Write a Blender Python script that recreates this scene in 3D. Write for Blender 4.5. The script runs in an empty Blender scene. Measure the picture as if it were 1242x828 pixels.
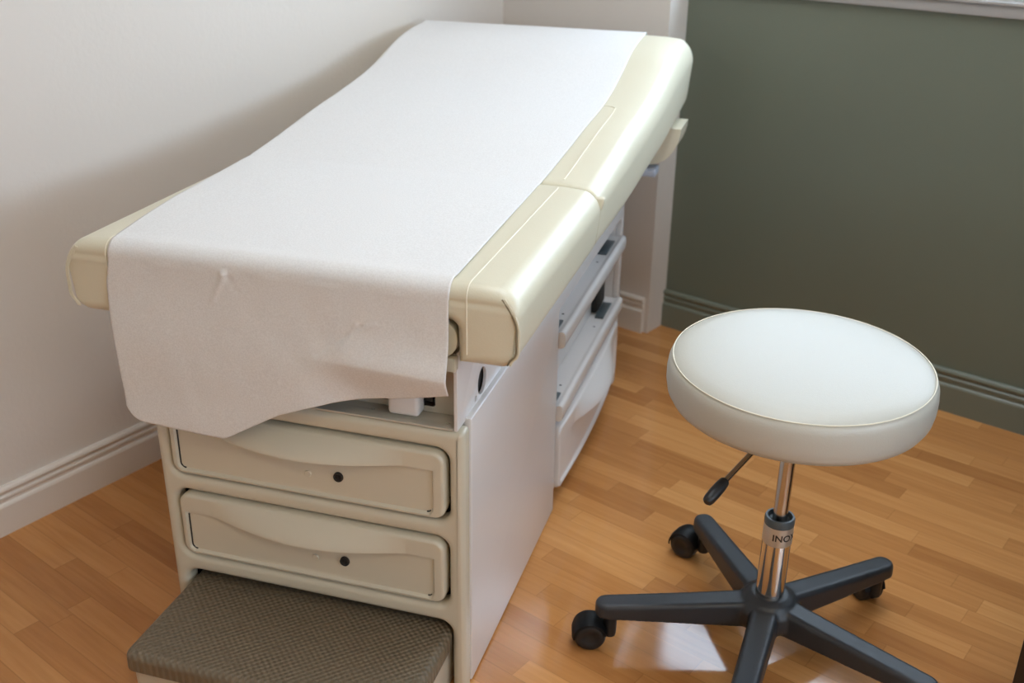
import bpy, bmesh, math, random
from mathutils import Vector, Matrix, noise
from mathutils.geometry import tessellate_polygon
random.seed(4)
PI = math.pi
sc = bpy.context.scene
COL = sc.collection
TH = 0.39025            # the exam table stands turned by this angle in the room
XL, PSL = -0.7906, 0.0581   # left wall: distance and its slight skew
YG = 1.6477             # green wall
BX, BY = -0.326, 1.557  # outer corner of the white chase in the room corner

# ------------------------------------------------------------------ materials
def S(r, g, b):
    f = lambda c: (c / 255 / 12.92) if c / 255 <= .04045 else ((c / 255 + .055) / 1.055) ** 2.4
    return (f(r), f(g), f(b), 1)

def mat(name, col, rough=.5, metal=0, bump=0, bscale=200, var=0, vscale=6, coat=0, spec=.5, trans=0, sheen=0):
    m = bpy.data.materials.new(name); m.use_nodes = True
    nt = m.node_tree; b = nt.nodes['Principled BSDF']
    b.inputs['Roughness'].default_value = rough
    b.inputs['Metallic'].default_value = metal
    b.inputs['Specular IOR Level'].default_value = spec
    b.inputs['Coat Weight'].default_value = coat
    b.inputs['Coat Roughness'].default_value = .12
    b.inputs['Base Color'].default_value = col
    tc = nt.nodes.new('ShaderNodeTexCoord')
    if var:
        n = nt.nodes.new('ShaderNodeTexNoise'); n.inputs['Scale'].default_value = vscale; n.inputs['Detail'].default_value = 4
        nt.links.new(tc.outputs['Object'], n.inputs['Vector'])
        mx = nt.nodes.new('ShaderNodeMix'); mx.data_type = 'RGBA'
        mx.inputs[6].default_value = tuple(c * (1 - var) for c in col[:3]) + (1,)
        mx.inputs[7].default_value = tuple(min(1, c * (1 + var)) for c in col[:3]) + (1,)
        nt.links.new(n.outputs['Fac'], mx.inputs[0]); nt.links.new(mx.outputs[2], b.inputs['Base Color'])
    if bump:
        n = nt.nodes.new('ShaderNodeTexNoise'); n.inputs['Scale'].default_value = bscale; n.inputs['Detail'].default_value = 3
        nt.links.new(tc.outputs['Object'], n.inputs['Vector'])
        bp = nt.nodes.new('ShaderNodeBump'); bp.inputs['Strength'].default_value = bump; bp.inputs['Distance'].default_value = .002
        nt.links.new(n.outputs['Fac'], bp.inputs['Height']); nt.links.new(bp.outputs['Normal'], b.inputs['Normal'])
    return m

M = {}
M['wall'] = mat('warm_white_paint', (.66, .61, .555, 1), .55, bump=.25, bscale=90, var=.02, vscale=3)
M['wall2'] = mat('plain_white_paint', (.70, .66, .61, 1), .7)
M['ceil'] = mat('ceiling_paint', (.80, .78, .75, 1), .9)
M['green'] = mat('sage_green_paint', (.138, .155, .115, 1), .42, bump=.2, bscale=110, var=.04, vscale=4)
M['greentrim'] = mat('sage_green_gloss', (.165, .180, .138, 1), .35)
M['trim'] = mat('white_trim_paint', (.70, .655, .595, 1), .4, var=.03, vscale=9)
M['wintrim'] = mat('shade_greyed_trim_paint', (.34, .325, .31, 1), .4)  # greyed against the white trim to paint in its backlit shade
M['vinyl'] = mat('ivory_vinyl', (.675, .635, .49, 1), .36, bump=.12, bscale=420, spec=.75, var=.015)
M['seam'] = mat('ivory_stitching', (.80, .76, .62, 1), .5)
M['darkseam'] = mat('dark_seam', (.20, .165, .10, 1), .6)
M['stoolv'] = mat('cream_vinyl', (.50, .49, .435, 1), .40, bump=.15, bscale=500, spec=.5)
M['plastic'] = mat('ivory_plastic', (.60, .56, .45, 1), .26, bump=.06, bscale=700, var=.02)
M['panel'] = mat('white_steel_panel', (.72, .70, .69, 1), .24, spec=.5, bump=.03, bscale=60)
M['deck'] = mat('putty_steel', (.50, .465, .39, 1), .35)
M['dark'] = mat('shade_and_lock_black', (.018, .016, .014, 1), .7)  # near-black painting in shade of openings and recess edges; lock rings too
M['slate'] = mat('slate_grey_plastic', (.07, .09, .10, 1), .4)
M['bluegrey'] = mat('pale_blue_grey_plastic', (.42, .47, .56, 1), .4)
M['whitep'] = mat('white_plastic', (.74, .74, .73, 1), .35)
M['lock'] = mat('dull_brass_lock', (.34, .28, .17, 1), .4, metal=.1)
M['stepb'] = mat('step_plastic', (.55, .50, .40, 1), .4)
M['black'] = mat('black_nylon', (.026, .029, .034, 1), .36, bump=.2, bscale=900)
M['blackw'] = mat('black_caster', (.012, .012, .013, 1), .45)
M['chrome'] = mat('chrome', (.72, .70, .67, 1), .13, metal=1)
M['rod'] = mat('brushed_steel', (.52, .49, .45, 1), .22, metal=1)
M['ring'] = mat('silver_label', (.60, .58, .54, 1), .32, metal=.7)
M['ink'] = mat('label_ink', (.03, .03, .03, 1), .6)
M['wood'] = mat('black_brown_wood', (.018, .012, .009, 1), .45, var=.3, vscale=20)
M['winframe'] = mat('window_vinyl', (.75, .75, .75, 1), .4)
M['handle'] = mat('dark_metal', (.05, .05, .05, 1), .3, metal=.8)

# tissue-like exam paper: mostly diffuse, a little translucent
m = M['paper'] = mat('exam_paper', (.83, .83, .82, 1), .62, bump=.15, bscale=900, spec=.3)
nt = m.node_tree; b = nt.nodes['Principled BSDF']; out = nt.nodes['Material Output']
tr = nt.nodes.new('ShaderNodeBsdfTranslucent'); tr.inputs['Color'].default_value = (.8, .78, .74, 1)
mx = nt.nodes.new('ShaderNodeMixShader'); mx.inputs[0].default_value = .12
nt.links.new(b.outputs[0], mx.inputs[1]); nt.links.new(tr.outputs[0], mx.inputs[2]); nt.links.new(mx.outputs[0], out.inputs['Surface'])
# mottled fibres
tc = nt.nodes.new('ShaderNodeTexCoord'); n = nt.nodes.new('ShaderNodeTexNoise')
n.inputs['Scale'].default_value = 420; n.inputs['Detail'].default_value = 4
nt.links.new(tc.outputs['Object'], n.inputs['Vector'])
r = nt.nodes.new('ShaderNodeValToRGB'); r.color_ramp.elements[0].position = .35; r.color_ramp.elements[1].position = .65
r.color_ramp.elements[0].color = (.775, .77, .76, 1); r.color_ramp.elements[1].color = (.865, .865, .86, 1)
nt.links.new(n.outputs['Fac'], r.inputs[0]); nt.links.new(r.outputs[0], b.inputs['Base Color'])

# pebbled step tread: rows of small diamonds
m = M['tread'] = mat('brown_rubber_tread', (.165, .128, .082, 1), .48)
nt = m.node_tree; b = nt.nodes['Principled BSDF']
tc = nt.nodes.new('ShaderNodeTexCoord'); sx = nt.nodes.new('ShaderNodeSeparateXYZ'); nt.links.new(tc.outputs['Object'], sx.inputs[0])
def mth(nt, op, a, bb=None):
    nd = nt.nodes.new('ShaderNodeMath'); nd.operation = op
    for i, v in enumerate((a, bb)):
        if v is None: continue
        if isinstance(v, (int, float)): nd.inputs[i].default_value = v
        else: nt.links.new(v, nd.inputs[i])
    return nd.outputs[0]
k = 2 * PI / .0115
pa = mth(nt, 'SINE', mth(nt, 'MULTIPLY', sx.outputs[0], k))
pb = mth(nt, 'SINE', mth(nt, 'MULTIPLY', sx.outputs[1], k))
h = mth(nt, 'MULTIPLY', pa, pb)
bp = nt.nodes.new('ShaderNodeBump'); bp.inputs['Strength'].default_value = .75; bp.inputs['Distance'].default_value = .0012
nt.links.new(h, bp.inputs['Height']); nt.links.new(bp.outputs['Normal'], b.inputs['Normal'])

# window pane: clear sheet that still reflects
m = M['glass'] = bpy.data.materials.new('window_glass'); m.use_nodes = True
nt = m.node_tree; nt.nodes.remove(nt.nodes['Principled BSDF']); out = nt.nodes['Material Output']
t_ = nt.nodes.new('ShaderNodeBsdfTransparent'); g_ = nt.nodes.new('ShaderNodeBsdfGlossy'); g_.inputs['Roughness'].default_value = .02
t_.inputs['Color'].default_value = (.94, .96, .95, 1)
f_ = nt.nodes.new('ShaderNodeLayerWeight'); f_.inputs['Blend'].default_value = .5
gf = mth(nt, 'ADD', .03, mth(nt, 'MULTIPLY', mth(nt, 'POWER', f_.outputs['Facing'], 4), .6))
mx = nt.nodes.new('ShaderNodeMixShader'); nt.links.new(gf, mx.inputs[0]); nt.links.new(t_.outputs[0], mx.inputs[1]); nt.links.new(g_.outputs[0], mx.inputs[2])
nt.links.new(mx.outputs[0], out.inputs['Surface'])

# strip floor: rows 48 mm wide along X, short boards with random offsets
m = M['floor'] = bpy.data.materials.new('honey_strip_floor'); m.use_nodes = True
nt = m.node_tree; b = nt.nodes['Principled BSDF']
tc = nt.nodes.new('ShaderNodeTexCoord'); sx = nt.nodes.new('ShaderNodeSeparateXYZ'); nt.links.new(tc.outputs['Object'], sx.inputs[0])
X, Y = sx.outputs[0], sx.outputs[1]
row_f = mth(nt, 'DIVIDE', mth(nt, 'ADD', Y, 10.0435), .0485)
row = mth(nt, 'FLOOR', row_f); fy = mth(nt, 'FRACT', row_f)
wn = nt.nodes.new('ShaderNodeTexWhiteNoise'); wn.noise_dimensions = '1D'; nt.links.new(row, wn.inputs['W'])
colf = mth(nt, 'ADD', mth(nt, 'DIVIDE', mth(nt, 'ADD', X, 10), .33), mth(nt, 'MULTIPLY', wn.outputs['Value'], 7.3))
cid = mth(nt, 'FLOOR', colf); fx = mth(nt, 'FRACT', colf)
cv = nt.nodes.new('ShaderNodeCombineXYZ'); nt.links.new(cid, cv.inputs[0]); nt.links.new(row, cv.inputs[1])
wn2 = nt.nodes.new('ShaderNodeTexWhiteNoise'); wn2.noise_dimensions = '2D'; nt.links.new(cv.outputs[0], wn2.inputs['Vector'])
# grain
gv = nt.nodes.new('ShaderNodeCombineXYZ')
nt.links.new(mth(nt, 'ADD', mth(nt, 'MULTIPLY', X, 5), mth(nt, 'MULTIPLY', wn2.outputs['Value'], 37)), gv.inputs[0])
nt.links.new(mth(nt, 'MULTIPLY', Y, 75), gv.inputs[1]); nt.links.new(mth(nt, 'MULTIPLY', wn2.outputs['Value'], 11), gv.inputs[2])
gn = nt.nodes.new('ShaderNodeTexNoise'); gn.inputs['Scale'].default_value = 1; gn.inputs['Detail'].default_value = 5; gn.inputs['Distortion'].default_value = .8
nt.links.new(gv.outputs[0], gn.inputs['Vector'])
fac = mth(nt, 'ADD', mth(nt, 'MULTIPLY', wn2.outputs['Value'], .50), mth(nt, 'MULTIPLY', mth(nt, 'SUBTRACT', gn.outputs['Fac'], .25), .55))
cr = nt.nodes.new('ShaderNodeValToRGB'); cr.color_ramp.elements[0].position = .05; cr.color_ramp.elements[1].position = .95
cr.color_ramp.elements[0].color = (.38, .155, .046, 1); cr.color_ramp.elements[1].color = (.70, .36, .130, 1)
e = cr.color_ramp.elements.new(.5); e.color = (.545, .25, .082, 1)
nt.links.new(fac, cr.inputs[0])
dy = mth(nt, 'MULTIPLY', mth(nt, 'MINIMUM', fy, mth(nt, 'SUBTRACT', 1, fy)), .0485)
dx = mth(nt, 'MULTIPLY', mth(nt, 'MINIMUM', fx, mth(nt, 'SUBTRACT', 1, fx)), .33)
dj = mth(nt, 'MINIMUM', dx, dy)
jm = nt.nodes.new('ShaderNodeMapRange'); jm.inputs[1].default_value = .0; jm.inputs[2].default_value = .0016; jm.inputs[3].default_value = .80; jm.inputs[4].default_value = 1
nt.links.new(dj, jm.inputs[0])
mm = nt.nodes.new('ShaderNodeMix'); mm.data_type = 'RGBA'; mm.blend_type = 'MULTIPLY'; mm.inputs[0].default_value = 1
nt.links.new(cr.outputs[0], mm.inputs[6]); nt.links.new(jm.outputs[0], mm.inputs[7]); nt.links.new(mm.outputs[2], b.inputs['Base Color'])
b.inputs['Roughness'].default_value = .09; b.inputs['Specular IOR Level'].default_value = .42
bp = nt.nodes.new('ShaderNodeBump'); bp.inputs['Strength'].default_value = .03; bp.inputs['Distance'].default_value = .0006
nt.links.new(gn.outputs['Fac'], bp.inputs['Height']); nt.links.new(bp.outputs['Normal'], b.inputs['Normal'])

# ------------------------------------------------------------------ helpers
def link(name, me, m, parent=None, smooth=35):
    me.materials.clear()
    for x in (m if isinstance(m, (list, tuple)) else [m]): me.materials.append(x)
    o = bpy.data.objects.new(name, me); COL.objects.link(o)
    if smooth:
        me.polygons.foreach_set('use_smooth', [True] * len(me.polygons))
        me.set_sharp_from_angle(angle=math.radians(smooth))
    if parent: o.parent = parent
    return o

def frombm(name, bm, m, parent=None, smooth=35, recalc=True):
    if recalc: bmesh.ops.recalc_face_normals(bm, faces=bm.faces)
    me = bpy.data.meshes.new(name); bm.to_mesh(me); bm.free()
    return link(name, me, m, parent, smooth)

def add_box(bm, x0, x1, y0, y1, z0, z1, bev=0, seg=2):
    r = bmesh.ops.create_cube(bm, size=1)
    vs = r['verts']
    for v in vs:
        v.co = Vector(((x0 + x1) / 2 + v.co.x * (x1 - x0), (y0 + y1) / 2 + v.co.y * (y1 - y0), (z0 + z1) / 2 + v.co.z * (z1 - z0)))
    if bev:
        es = list({e for v in vs for e in v.link_edges})
        bmesh.ops.bevel(bm, geom=es, offset=bev, segments=seg, profile=.5, affect='EDGES')

def box(name, x0, x1, y0, y1, z0, z1, m, parent=None, bev=.002, seg=2):
    bm = bmesh.new(); add_box(bm, x0, x1, y0, y1, z0, z1, bev, seg)
    return frombm(name, bm, m, parent)

def rrect(x0, x1, y0, y1, r, n=6):
    p = []
    for cx, cy, a in ((x1 - r, y1 - r, 0), (x0 + r, y1 - r, 90), (x0 + r, y0 + r, 180), (x1 - r, y0 + r, 270)):
        for i in range(n + 1):
            t = math.radians(a + 90 * i / n); p.append((cx + r * math.cos(t), cy + r * math.sin(t)))
    return p

def plate(name, loops, depth, bev, fn, m, parent=None, smooth=40, bres=3):
    """flat plate with holes, rounded edges; fn maps (u, v, n) to the thing's space"""
    cu = bpy.data.curves.new(name + '_outline', 'CURVE'); cu.dimensions = '2D'; cu.fill_mode = 'BOTH'
    for L in loops:
        s = cu.splines.new('POLY'); s.points.add(len(L) - 1); s.use_cyclic_u = True
        for pt, (u, v) in zip(s.points, L): pt.co = (u, v, 0, 1)
    cu.extrude = max(depth / 2 - bev, 0); cu.bevel_depth = bev; cu.bevel_resolution = bres; cu.offset = -bev
    o = bpy.data.objects.new('tmp', cu); COL.objects.link(o)
    bpy.context.view_layer.update()
    me = bpy.data.meshes.new_from_object(o.evaluated_get(bpy.context.evaluated_depsgraph_get()))
    bpy.data.objects.remove(o); bpy.data.curves.remove(cu)
    me.name = name
    bm = bmesh.new(); bm.from_mesh(me)
    bmesh.ops.remove_doubles(bm, verts=bm.verts, dist=1e-5)
    for v in bm.verts: v.co = Vector(fn(*v.co))
    bm.to_mesh(me); bm.free()
    return link(name, me, m, parent, smooth)

def lathe(bm, prof, n=64, cap=False):
    rings = []
    for r, z in prof:
        if r < 1e-6: rings.append([bm.verts.new((0, 0, z))])
        else: rings.append([bm.verts.new((r * math.cos(2 * PI * i / n), r * math.sin(2 * PI * i / n), z)) for i in range(n)])
    for a, bb in zip(rings, rings[1:]):
        for i in range(n):
            j = (i + 1) % n
            if len(a) == 1: bm.faces.new((a[0], bb[i], bb[j]))
            elif len(bb) == 1: bm.faces.new((a[i], a[j], bb[0]))
            else: bm.faces.new((a[i], a[j], bb[j], bb[i]))
    return [v for r in rings for v in r]

def tube(bm, pts, r, n=10, cap=True):
    pts = [Vector(p) for p in pts]; rings = []
    t0 = (pts[1] - pts[0]).normalized()
    ref = Vector((0, 0, 1)) if abs(t0.z) < .9 else Vector((1, 0, 0))
    a = t0.cross(ref).normalized()
    for i, p in enumerate(pts):
        t = (pts[min(i + 1, len(pts) - 1)] - pts[max(i - 1, 0)]).normalized()
        a = (a - t * a.dot(t)).normalized(); bb = t.cross(a)
        rr = r[i] if isinstance(r, (list, tuple)) else r
        rings.append([bm.verts.new(p + rr * (math.cos(2 * PI * k / n) * a + math.sin(2 * PI * k / n) * bb)) for k in range(n)])
    for A, B in zip(rings, rings[1:]):
        for k in range(n): bm.faces.new((A[k], A[(k + 1) % n], B[(k + 1) % n], B[k]))
    if cap: bm.faces.new(rings[0][::-1]); bm.faces.new(rings[-1])

def thing(name, label, cat, loc=(0, 0, 0), rz=0, group=None):
    o = bpy.data.objects.new(name, None); COL.objects.link(o); o.empty_display_size = .1
    o.location = loc; o.rotation_euler = (0, 0, rz); o['label'] = label; o['category'] = cat
    if group: o['group'] = group
    return o

def struct(o):
    o['kind'] = 'structure'; return o

def lerp_tab(tab, t):
    if t <= tab[0][0]: return tab[0][1]
    for (a, va), (c, vc) in zip(tab, tab[1:]):
        if t <= c: return va + (vc - va) * (t - a) / (c - a)
    return tab[-1][1]

def smooth_tab(tab, t):
    """monotone-ish cubic (Catmull-Rom) through table"""
    n = len(tab)
    if t <= tab[0][0]: return tab[0][1]
    if t >= tab[-1][0]: return tab[-1][1]
    for i in range(n - 1):
        if t <= tab[i + 1][0]:
            x0, y0 = tab[i]; x1, y1 = tab[i + 1]
            m0 = (y1 - tab[i - 1][1]) / (x1 - tab[i - 1][0]) if i else (y1 - y0) / (x1 - x0)
            m1 = (tab[i + 2][1] - y0) / (tab[i + 2][0] - x0) if i + 2 < n else (y1 - y0) / (x1 - x0)
            hh = x1 - x0; s = (t - x0) / hh
            return (2*s**3 - 3*s**2 + 1) * y0 + (s**3 - 2*s**2 + s) * hh * m0 + (-2*s**3 + 3*s**2) * y1 + (s**3 - s**2) * hh * m1

def sstep(a, bb, x):
    t = max(0, min(1, (x - a) / (bb - a))); return t * t * (3 - 2 * t)

FRONT = lambda off: (lambda u, v, n: (u, off - n, v))     # plate facing -y
SIDE = lambda off: (lambda u, v, n: (off + n, u, v))      # plate facing +x (u = y, v = z)
TOP = lambda off: (lambda u, v, n: (u, v, off + n))

# ------------------------------------------------------------------ room
ZC = 2.45; XR = 2.5; YB = -2.3
def wl(s, d=0):   # a point on the left wall at running length s, d = distance into the room
    c, si = math.cos(PSL), math.sin(PSL)
    return Vector((c * (XL + d) - si * s, si * (XL + d) + c * s, 0))
def prism(name, poly, z0, z1, m, smooth=0):
    bm = bmesh.new()
    lo = [bm.verts.new((x, y, z0)) for x, y in poly]; hi = [bm.verts.new((x, y, z1)) for x, y in poly]
    n = len(poly)
    for i in range(n): bm.faces.new((lo[i], lo[(i + 1) % n], hi[(i + 1) % n], hi[i]))
    bm.faces.new(lo[::-1]); bm.faces.new(hi)
    return frombm(name, bm, m, smooth=smooth)
a, c = wl(-2.6), wl(1.9); a2, c2 = wl(-2.6, -.1), wl(1.9, -.1)
struct(prism('floor', [(-1.2, YB - .1), (XR + .1, YB - .1), (XR + .1, YG + .1), (-1.2, YG + .1)], -.1, 0, M['floor']))
struct(prism('ceiling', [(-1.2, YB - .1), (XR + .1, YB - .1), (XR + .1, YG + .1), (-1.2, YG + .1)], ZC, ZC + .1, M['ceil']))
struct(prism('wall_left', [(a.x, a.y), (c.x, c.y), (c2.x, c2.y), (a2.x, a2.y)], 0, ZC, M['wall']))
W2 = (-1.3, 1.4, 1.0, 2.05)
struct(plate('wall_right', [[(YB, 0), (YG + .1, 0), (YG + .1, ZC), (YB, ZC)], [(W2[0], W2[2]), (W2[1], W2[2]), (W2[1], W2[3]), (W2[0], W2[3])]], .1, 0, SIDE(XR + .05), M['wall2'], smooth=0))
struct(prism('wall_front', [(-1.1, YB - .1), (XR + .1, YB - .1), (XR + .1, YB), (-1.1, YB)], 0, ZC, M['wall2']))
# green wall with the window opening
WX0, WX1, WZ0, WZ1 = -.288, 1.25, .992, 2.02
struct(plate('wall_back', [[(-1.1, 0), (XR, 0), (XR, ZC), (-1.1, ZC)], [(WX0, WZ0), (WX1, WZ0), (WX1, WZ1), (WX0, WZ1)]], .07, 0,
             lambda u, v, n: (u, YG + .035 - n, v), M['green'], smooth=0))
# white chase in the corner
struct(prism('wall_corner', [(-1.0, BY), (BX, BY), (BX, YG + .02), (-1.0, YG + .02)], 0, ZC, M['wall']))

def baseboard(name, p0, p1, nrm, h, m, ext=0):
    """moulded board from p0 to p1, nrm points into the room"""
    t = .014; f = h / .11
    prof = [(0, 0), (t, 0), (t, .066 * f), (t - .002, .070 * f), (t - .006, .073 * f), (t - .006, .079 * f), (t - .003, .083 * f), (t - .003, .088 * f), (t - .007, .0915 * f),
            (t - .007, .095 * f), (t - .0025, .098 * f), (t - .001, .102 * f), (t - .0025, .107 * f), (t - .007, .110 * f), (0, .110 * f)]
    p0 = Vector((p0[0], p0[1], 0)); p1 = Vector((p1[0], p1[1], 0)); nv = Vector((nrm[0], nrm[1], 0)).normalized()
    bm = bmesh.new()
    A = [bm.verts.new(p0 + nv * d + Vector((0, 0, z))) for d, z in prof]; B = [bm.verts.new(p1 + nv * d + Vector((0, 0, z))) for d, z in prof]
    n = len(prof)
    for i in range(n): bm.faces.new((A[i], A[(i + 1) % n], B[(i + 1) % n], B[i]))
    bm.faces.new(A); bm.faces.new(B[::-1])
    return struct(frombm(name, bm, m, smooth=25))
s0, s1 = wl(-2.3), wl(1.508)
baseboard('baseboard_left', (s0.x, s0.y), (s1.x, s1.y), (1, math.tan(PSL)), .103, M['trim'])
baseboard('baseboard_back', (BX, YG), (XR, YG), (0, -1), .113, M['greentrim'])
baseboard('baseboard_corner', (-.86, BY), (BX - .014, BY), (0, -1), .108, M['trim'])
baseboard('baseboard_right', (XR, YB), (XR, YG), (-1, 0), .108, M['trim'])

# window: casing with apron, frame, lower and upper panes
win = struct(thing('window_1', 'white framed window with apron trim set in the green wall', 'window', ((WX0 + WX1) / 2, YG, WZ0)))
def wpart(o):
    o.parent = win; o.matrix_parent_inverse = Matrix.Translation(win.location).inverted(); return o
wx0, wx1 = WX0 - .032, WX1 + .07
bm = bmesh.new()
add_box(bm, wx0, wx1, YG - .013, YG + .001, .957, .982, .002)
wpart(frombm('apron', bm, M['wintrim']))
wpart(box('sill', wx0 - .0, wx1 + .01, YG - .020, YG + .06, .9825, .9915, M['wintrim'], bev=.003))
wpart(plate('casing', [[(wx0, .9920), (wx1, .9920), (wx1, WZ1 + .07), (wx0, WZ1 + .07)], [(WX0, .9925), (WX1, .9925), (WX1, WZ1), (WX0, WZ1)]], .016, .002, FRONT(YG - .008), M['wintrim']))
fr = wpart(plate('window_frame', [[(WX0, WZ0 + .001), (WX1, WZ0 + .001), (WX1, WZ1), (WX0, WZ1)], rrect(WX0 + .03, WX1 - .03, WZ0 + .012, 1.40, .003), rrect(WX0 + .03, WX1 - .03, 1.45, WZ1 - .03, .003)], .03, .003, FRONT(YG + .05), M['winframe']))
for z0, z1 in ((WZ0 + .014, 1.398), (1.452, WZ1 - .032)):
    wpart(box('pane', WX0 + .032, WX1 - .032, YG + .049, YG + .051, z0, z1, M['glass'], bev=0))

win2 = struct(thing('added_window', 'added, unseen white framed window in the right wall', 'window', (XR, (W2[0] + W2[1]) / 2, W2[2])))  # added out of view for cool light from the side
def w2part(o):
    o.parent = win2; o.matrix_parent_inverse = Matrix.Translation(win2.location).inverted(); return o
a_, b_, c_, d_ = W2
w2part(plate('casing', [[(a_ - .07, c_ - .07), (b_ + .07, c_ - .07), (b_ + .07, d_ + .07), (a_ - .07, d_ + .07)], [(a_, c_), (b_, c_), (b_, d_), (a_, d_)]], .016, .002, lambda u, v, n: (XR - .008 - n, u, v), M['wintrim']))
w2part(plate('window_frame', [[(a_, c_), (b_, c_), (b_, d_), (a_, d_)], rrect(a_ + .04, (a_ + b_) / 2 - .02, c_ + .04, d_ - .04, .003), rrect((a_ + b_) / 2 + .02, b_ - .04, c_ + .04, d_ - .04, .003)], .05, .003, SIDE(XR + .06), M['winframe']))
for u0, u1 in ((a_ + .042, (a_ + b_) / 2 - .022), ((a_ + b_) / 2 + .022, b_ - .042)):
    w2part(box('pane', XR + .059, XR + .061, u0, u1, c_ + .042, d_ - .042, M['glass'], bev=0))

# added, unseen roller blinds limiting the window light; a gap stays open at the bottom
wpart(box('added_blind', WX0 + .004, WX1 - .004, YG + .008, YG + .012, 1.245, WZ1 - .002, M['whitep'], bev=.001))
w2part(box('added_blind', XR + .012, XR + .016, W2[0] + .004, W2[1] - .004, W2[2] + .34, W2[3] - .002, M['whitep'], bev=.001))

# ------------------------------------------------------------------ exam table
T = thing('exam_table', 'ivory medical exam table with drawers and pull-out step against the left wall', 'exam table', (0, 0, 0), TH)
WB = .264; ZT = .4945
def opening(x0, x1, z0, z1, r=.022): return rrect(x0, x1, z0, z1, r, 7)
D1 = (-.242, .240, .334, .4625); D2 = (-.240, .238, .176, .305)
arch = [(-.238, -.0), (-.238, .122)] + [(-.216 - .022 * math.cos(t), .122 + .022 * math.sin(t)) for t in [PI / 2 * i / 7 for i in range(1, 8)]] + \
       [(.220 + .022 * math.sin(t), .122 + .022 * math.cos(t)) for t in [PI / 2 * i / 7 for i in range(8)]] + [(.242, -.0)]
outer = [(.258, 0.0)] + [] 
outl = [(-WB, 0), (-.238, 0)] + arch[1:-1] + [(.242, 0), (WB, 0)] + [(WB - .008 + .008 * math.cos(t), ZT - .008 + .008 * math.sin(t)) for t in [PI / 2 * i / 5 for i in range(6)]] + \
       [(-WB + .008 - .008 * math.sin(t), ZT - .008 + .008 * math.cos(t)) for t in [PI / 2 * i / 5 for i in range(6)]]
plate('front_frame', [outl, opening(*D1), opening(*D2)], .036, .0115, FRONT(.018), M['plastic'], T, bres=6)

# carcass behind the front frame: left panel, floor, inner walls, top
bm = bmesh.new()
add_box(bm, -WB + .001, -WB + .014, .037, 1.215, .0, ZT, .001)       # left panel
add_box(bm, -WB + .015, WB - .016, 1.20, 1.214, .0, ZT, .001)        # far end
add_box(bm, -WB + .015, WB - .016, .042, 1.199, .012, .022, .001)    # bottom
add_box(bm, -WB + .015, WB - .016, .34, .35, .023, .475, .001)       # partition behind the drawers
add_box(bm, -WB + .015, WB - .016, .045, 1.199, .478, .493, .001)    # top board
frombm('carcass', bm, M['panel'], T)
# dark liner of the front compartments
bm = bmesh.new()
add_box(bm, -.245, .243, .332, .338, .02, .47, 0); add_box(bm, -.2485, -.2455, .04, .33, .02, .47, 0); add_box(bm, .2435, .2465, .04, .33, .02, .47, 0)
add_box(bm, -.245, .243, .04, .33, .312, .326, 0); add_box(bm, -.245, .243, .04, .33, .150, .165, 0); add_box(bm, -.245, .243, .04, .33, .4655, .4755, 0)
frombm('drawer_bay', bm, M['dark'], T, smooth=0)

# right side panel with the open bay cut out
YO0, YO1, ZO1 = .575, 1.198, .462
plate('side_panel', [[(.0375, .004), (YO0, .004), (YO0, ZO1 - .01), (YO0 + .004, ZO1), (YO1 - .004, ZO1), (YO1, ZO1 - .01), (YO1, .004), (1.222, .004), (1.222, ZT + .006), (.0375, ZT + .006)]], .014, .003, SIDE(WB - .007), M['panel'], T)

# open side bay: back wall, end walls, dark boxes painting in shaded slots, two rails with rolled lips, catches
bm = bmesh.new()
add_box(bm, .2145, .2215, YO0 - .008, YO1 + .001, .024, .476, 0)
add_box(bm, .222, WB - .0145, YO0 - .010, YO0 - .002, .024, .476, 0)
add_box(bm, .222, WB - .0145, YO1 + .0005, YO1 + .0015, .024, .476, 0)
frombm('bay_liner', bm, M['panel'], T, smooth=0)
box('slot_shade', .2222, .236, 1.075, 1.165, .2525, .372, M['dark'], T, bev=.001)
box('slot_shade', .2222, .236, 1.050, 1.160, .4175, .474, M['dark'], T, bev=.001)
def rail(z):
    prof = [(.2222, z - .014), (.258, z - .034), (.270, z - .034), (.2755, z - .030), (.277, z - .022), (.277, z - .007), (.2755, z - .001), (.271, z + .002), (.2665, z + .0015), (.263, z - .001), (.258, z - .0018), (.2222, z - .0018)]
    bm = bmesh.new()
    A = [bm.verts.new((x, YO0 + .001, zz)) for x, zz in prof]; B = [bm.verts.new((x, YO1 - .001, zz)) for x, zz in prof]
    n = len(prof)
    for i in range(n): bm.faces.new((A[i], A[(i + 1) % n], B[(i + 1) % n], B[i]))
    bm.faces.new(A[::-1]); bm.faces.new(B)
    s = frombm('rail', bm, M['panel'], T, smooth=50)
    for y0, y1 in ((YO0 + .012, YO0 + .060), (1.050, 1.150)):
        bm = bmesh.new()
        add_box(bm, .2365, .258, y0, y1, z - .0015, z + .003, .0012)
        frombm('catch', bm, M['slate'], s)
    for y in (YO0 + .10, 1.0):
        bm = bmesh.new(); vs = lathe(bm, [(0, .0006), (.0025, .0004), (.003, -.001), (0, -.001)], 12)
        for v in vs: v.co = Vector((.247 + v.co.x, y + v.co.y, z - .0016 + v.co.z))
        frombm('screw', bm, M['handle'], s)
rail(.414); rail(.2505)

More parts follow.
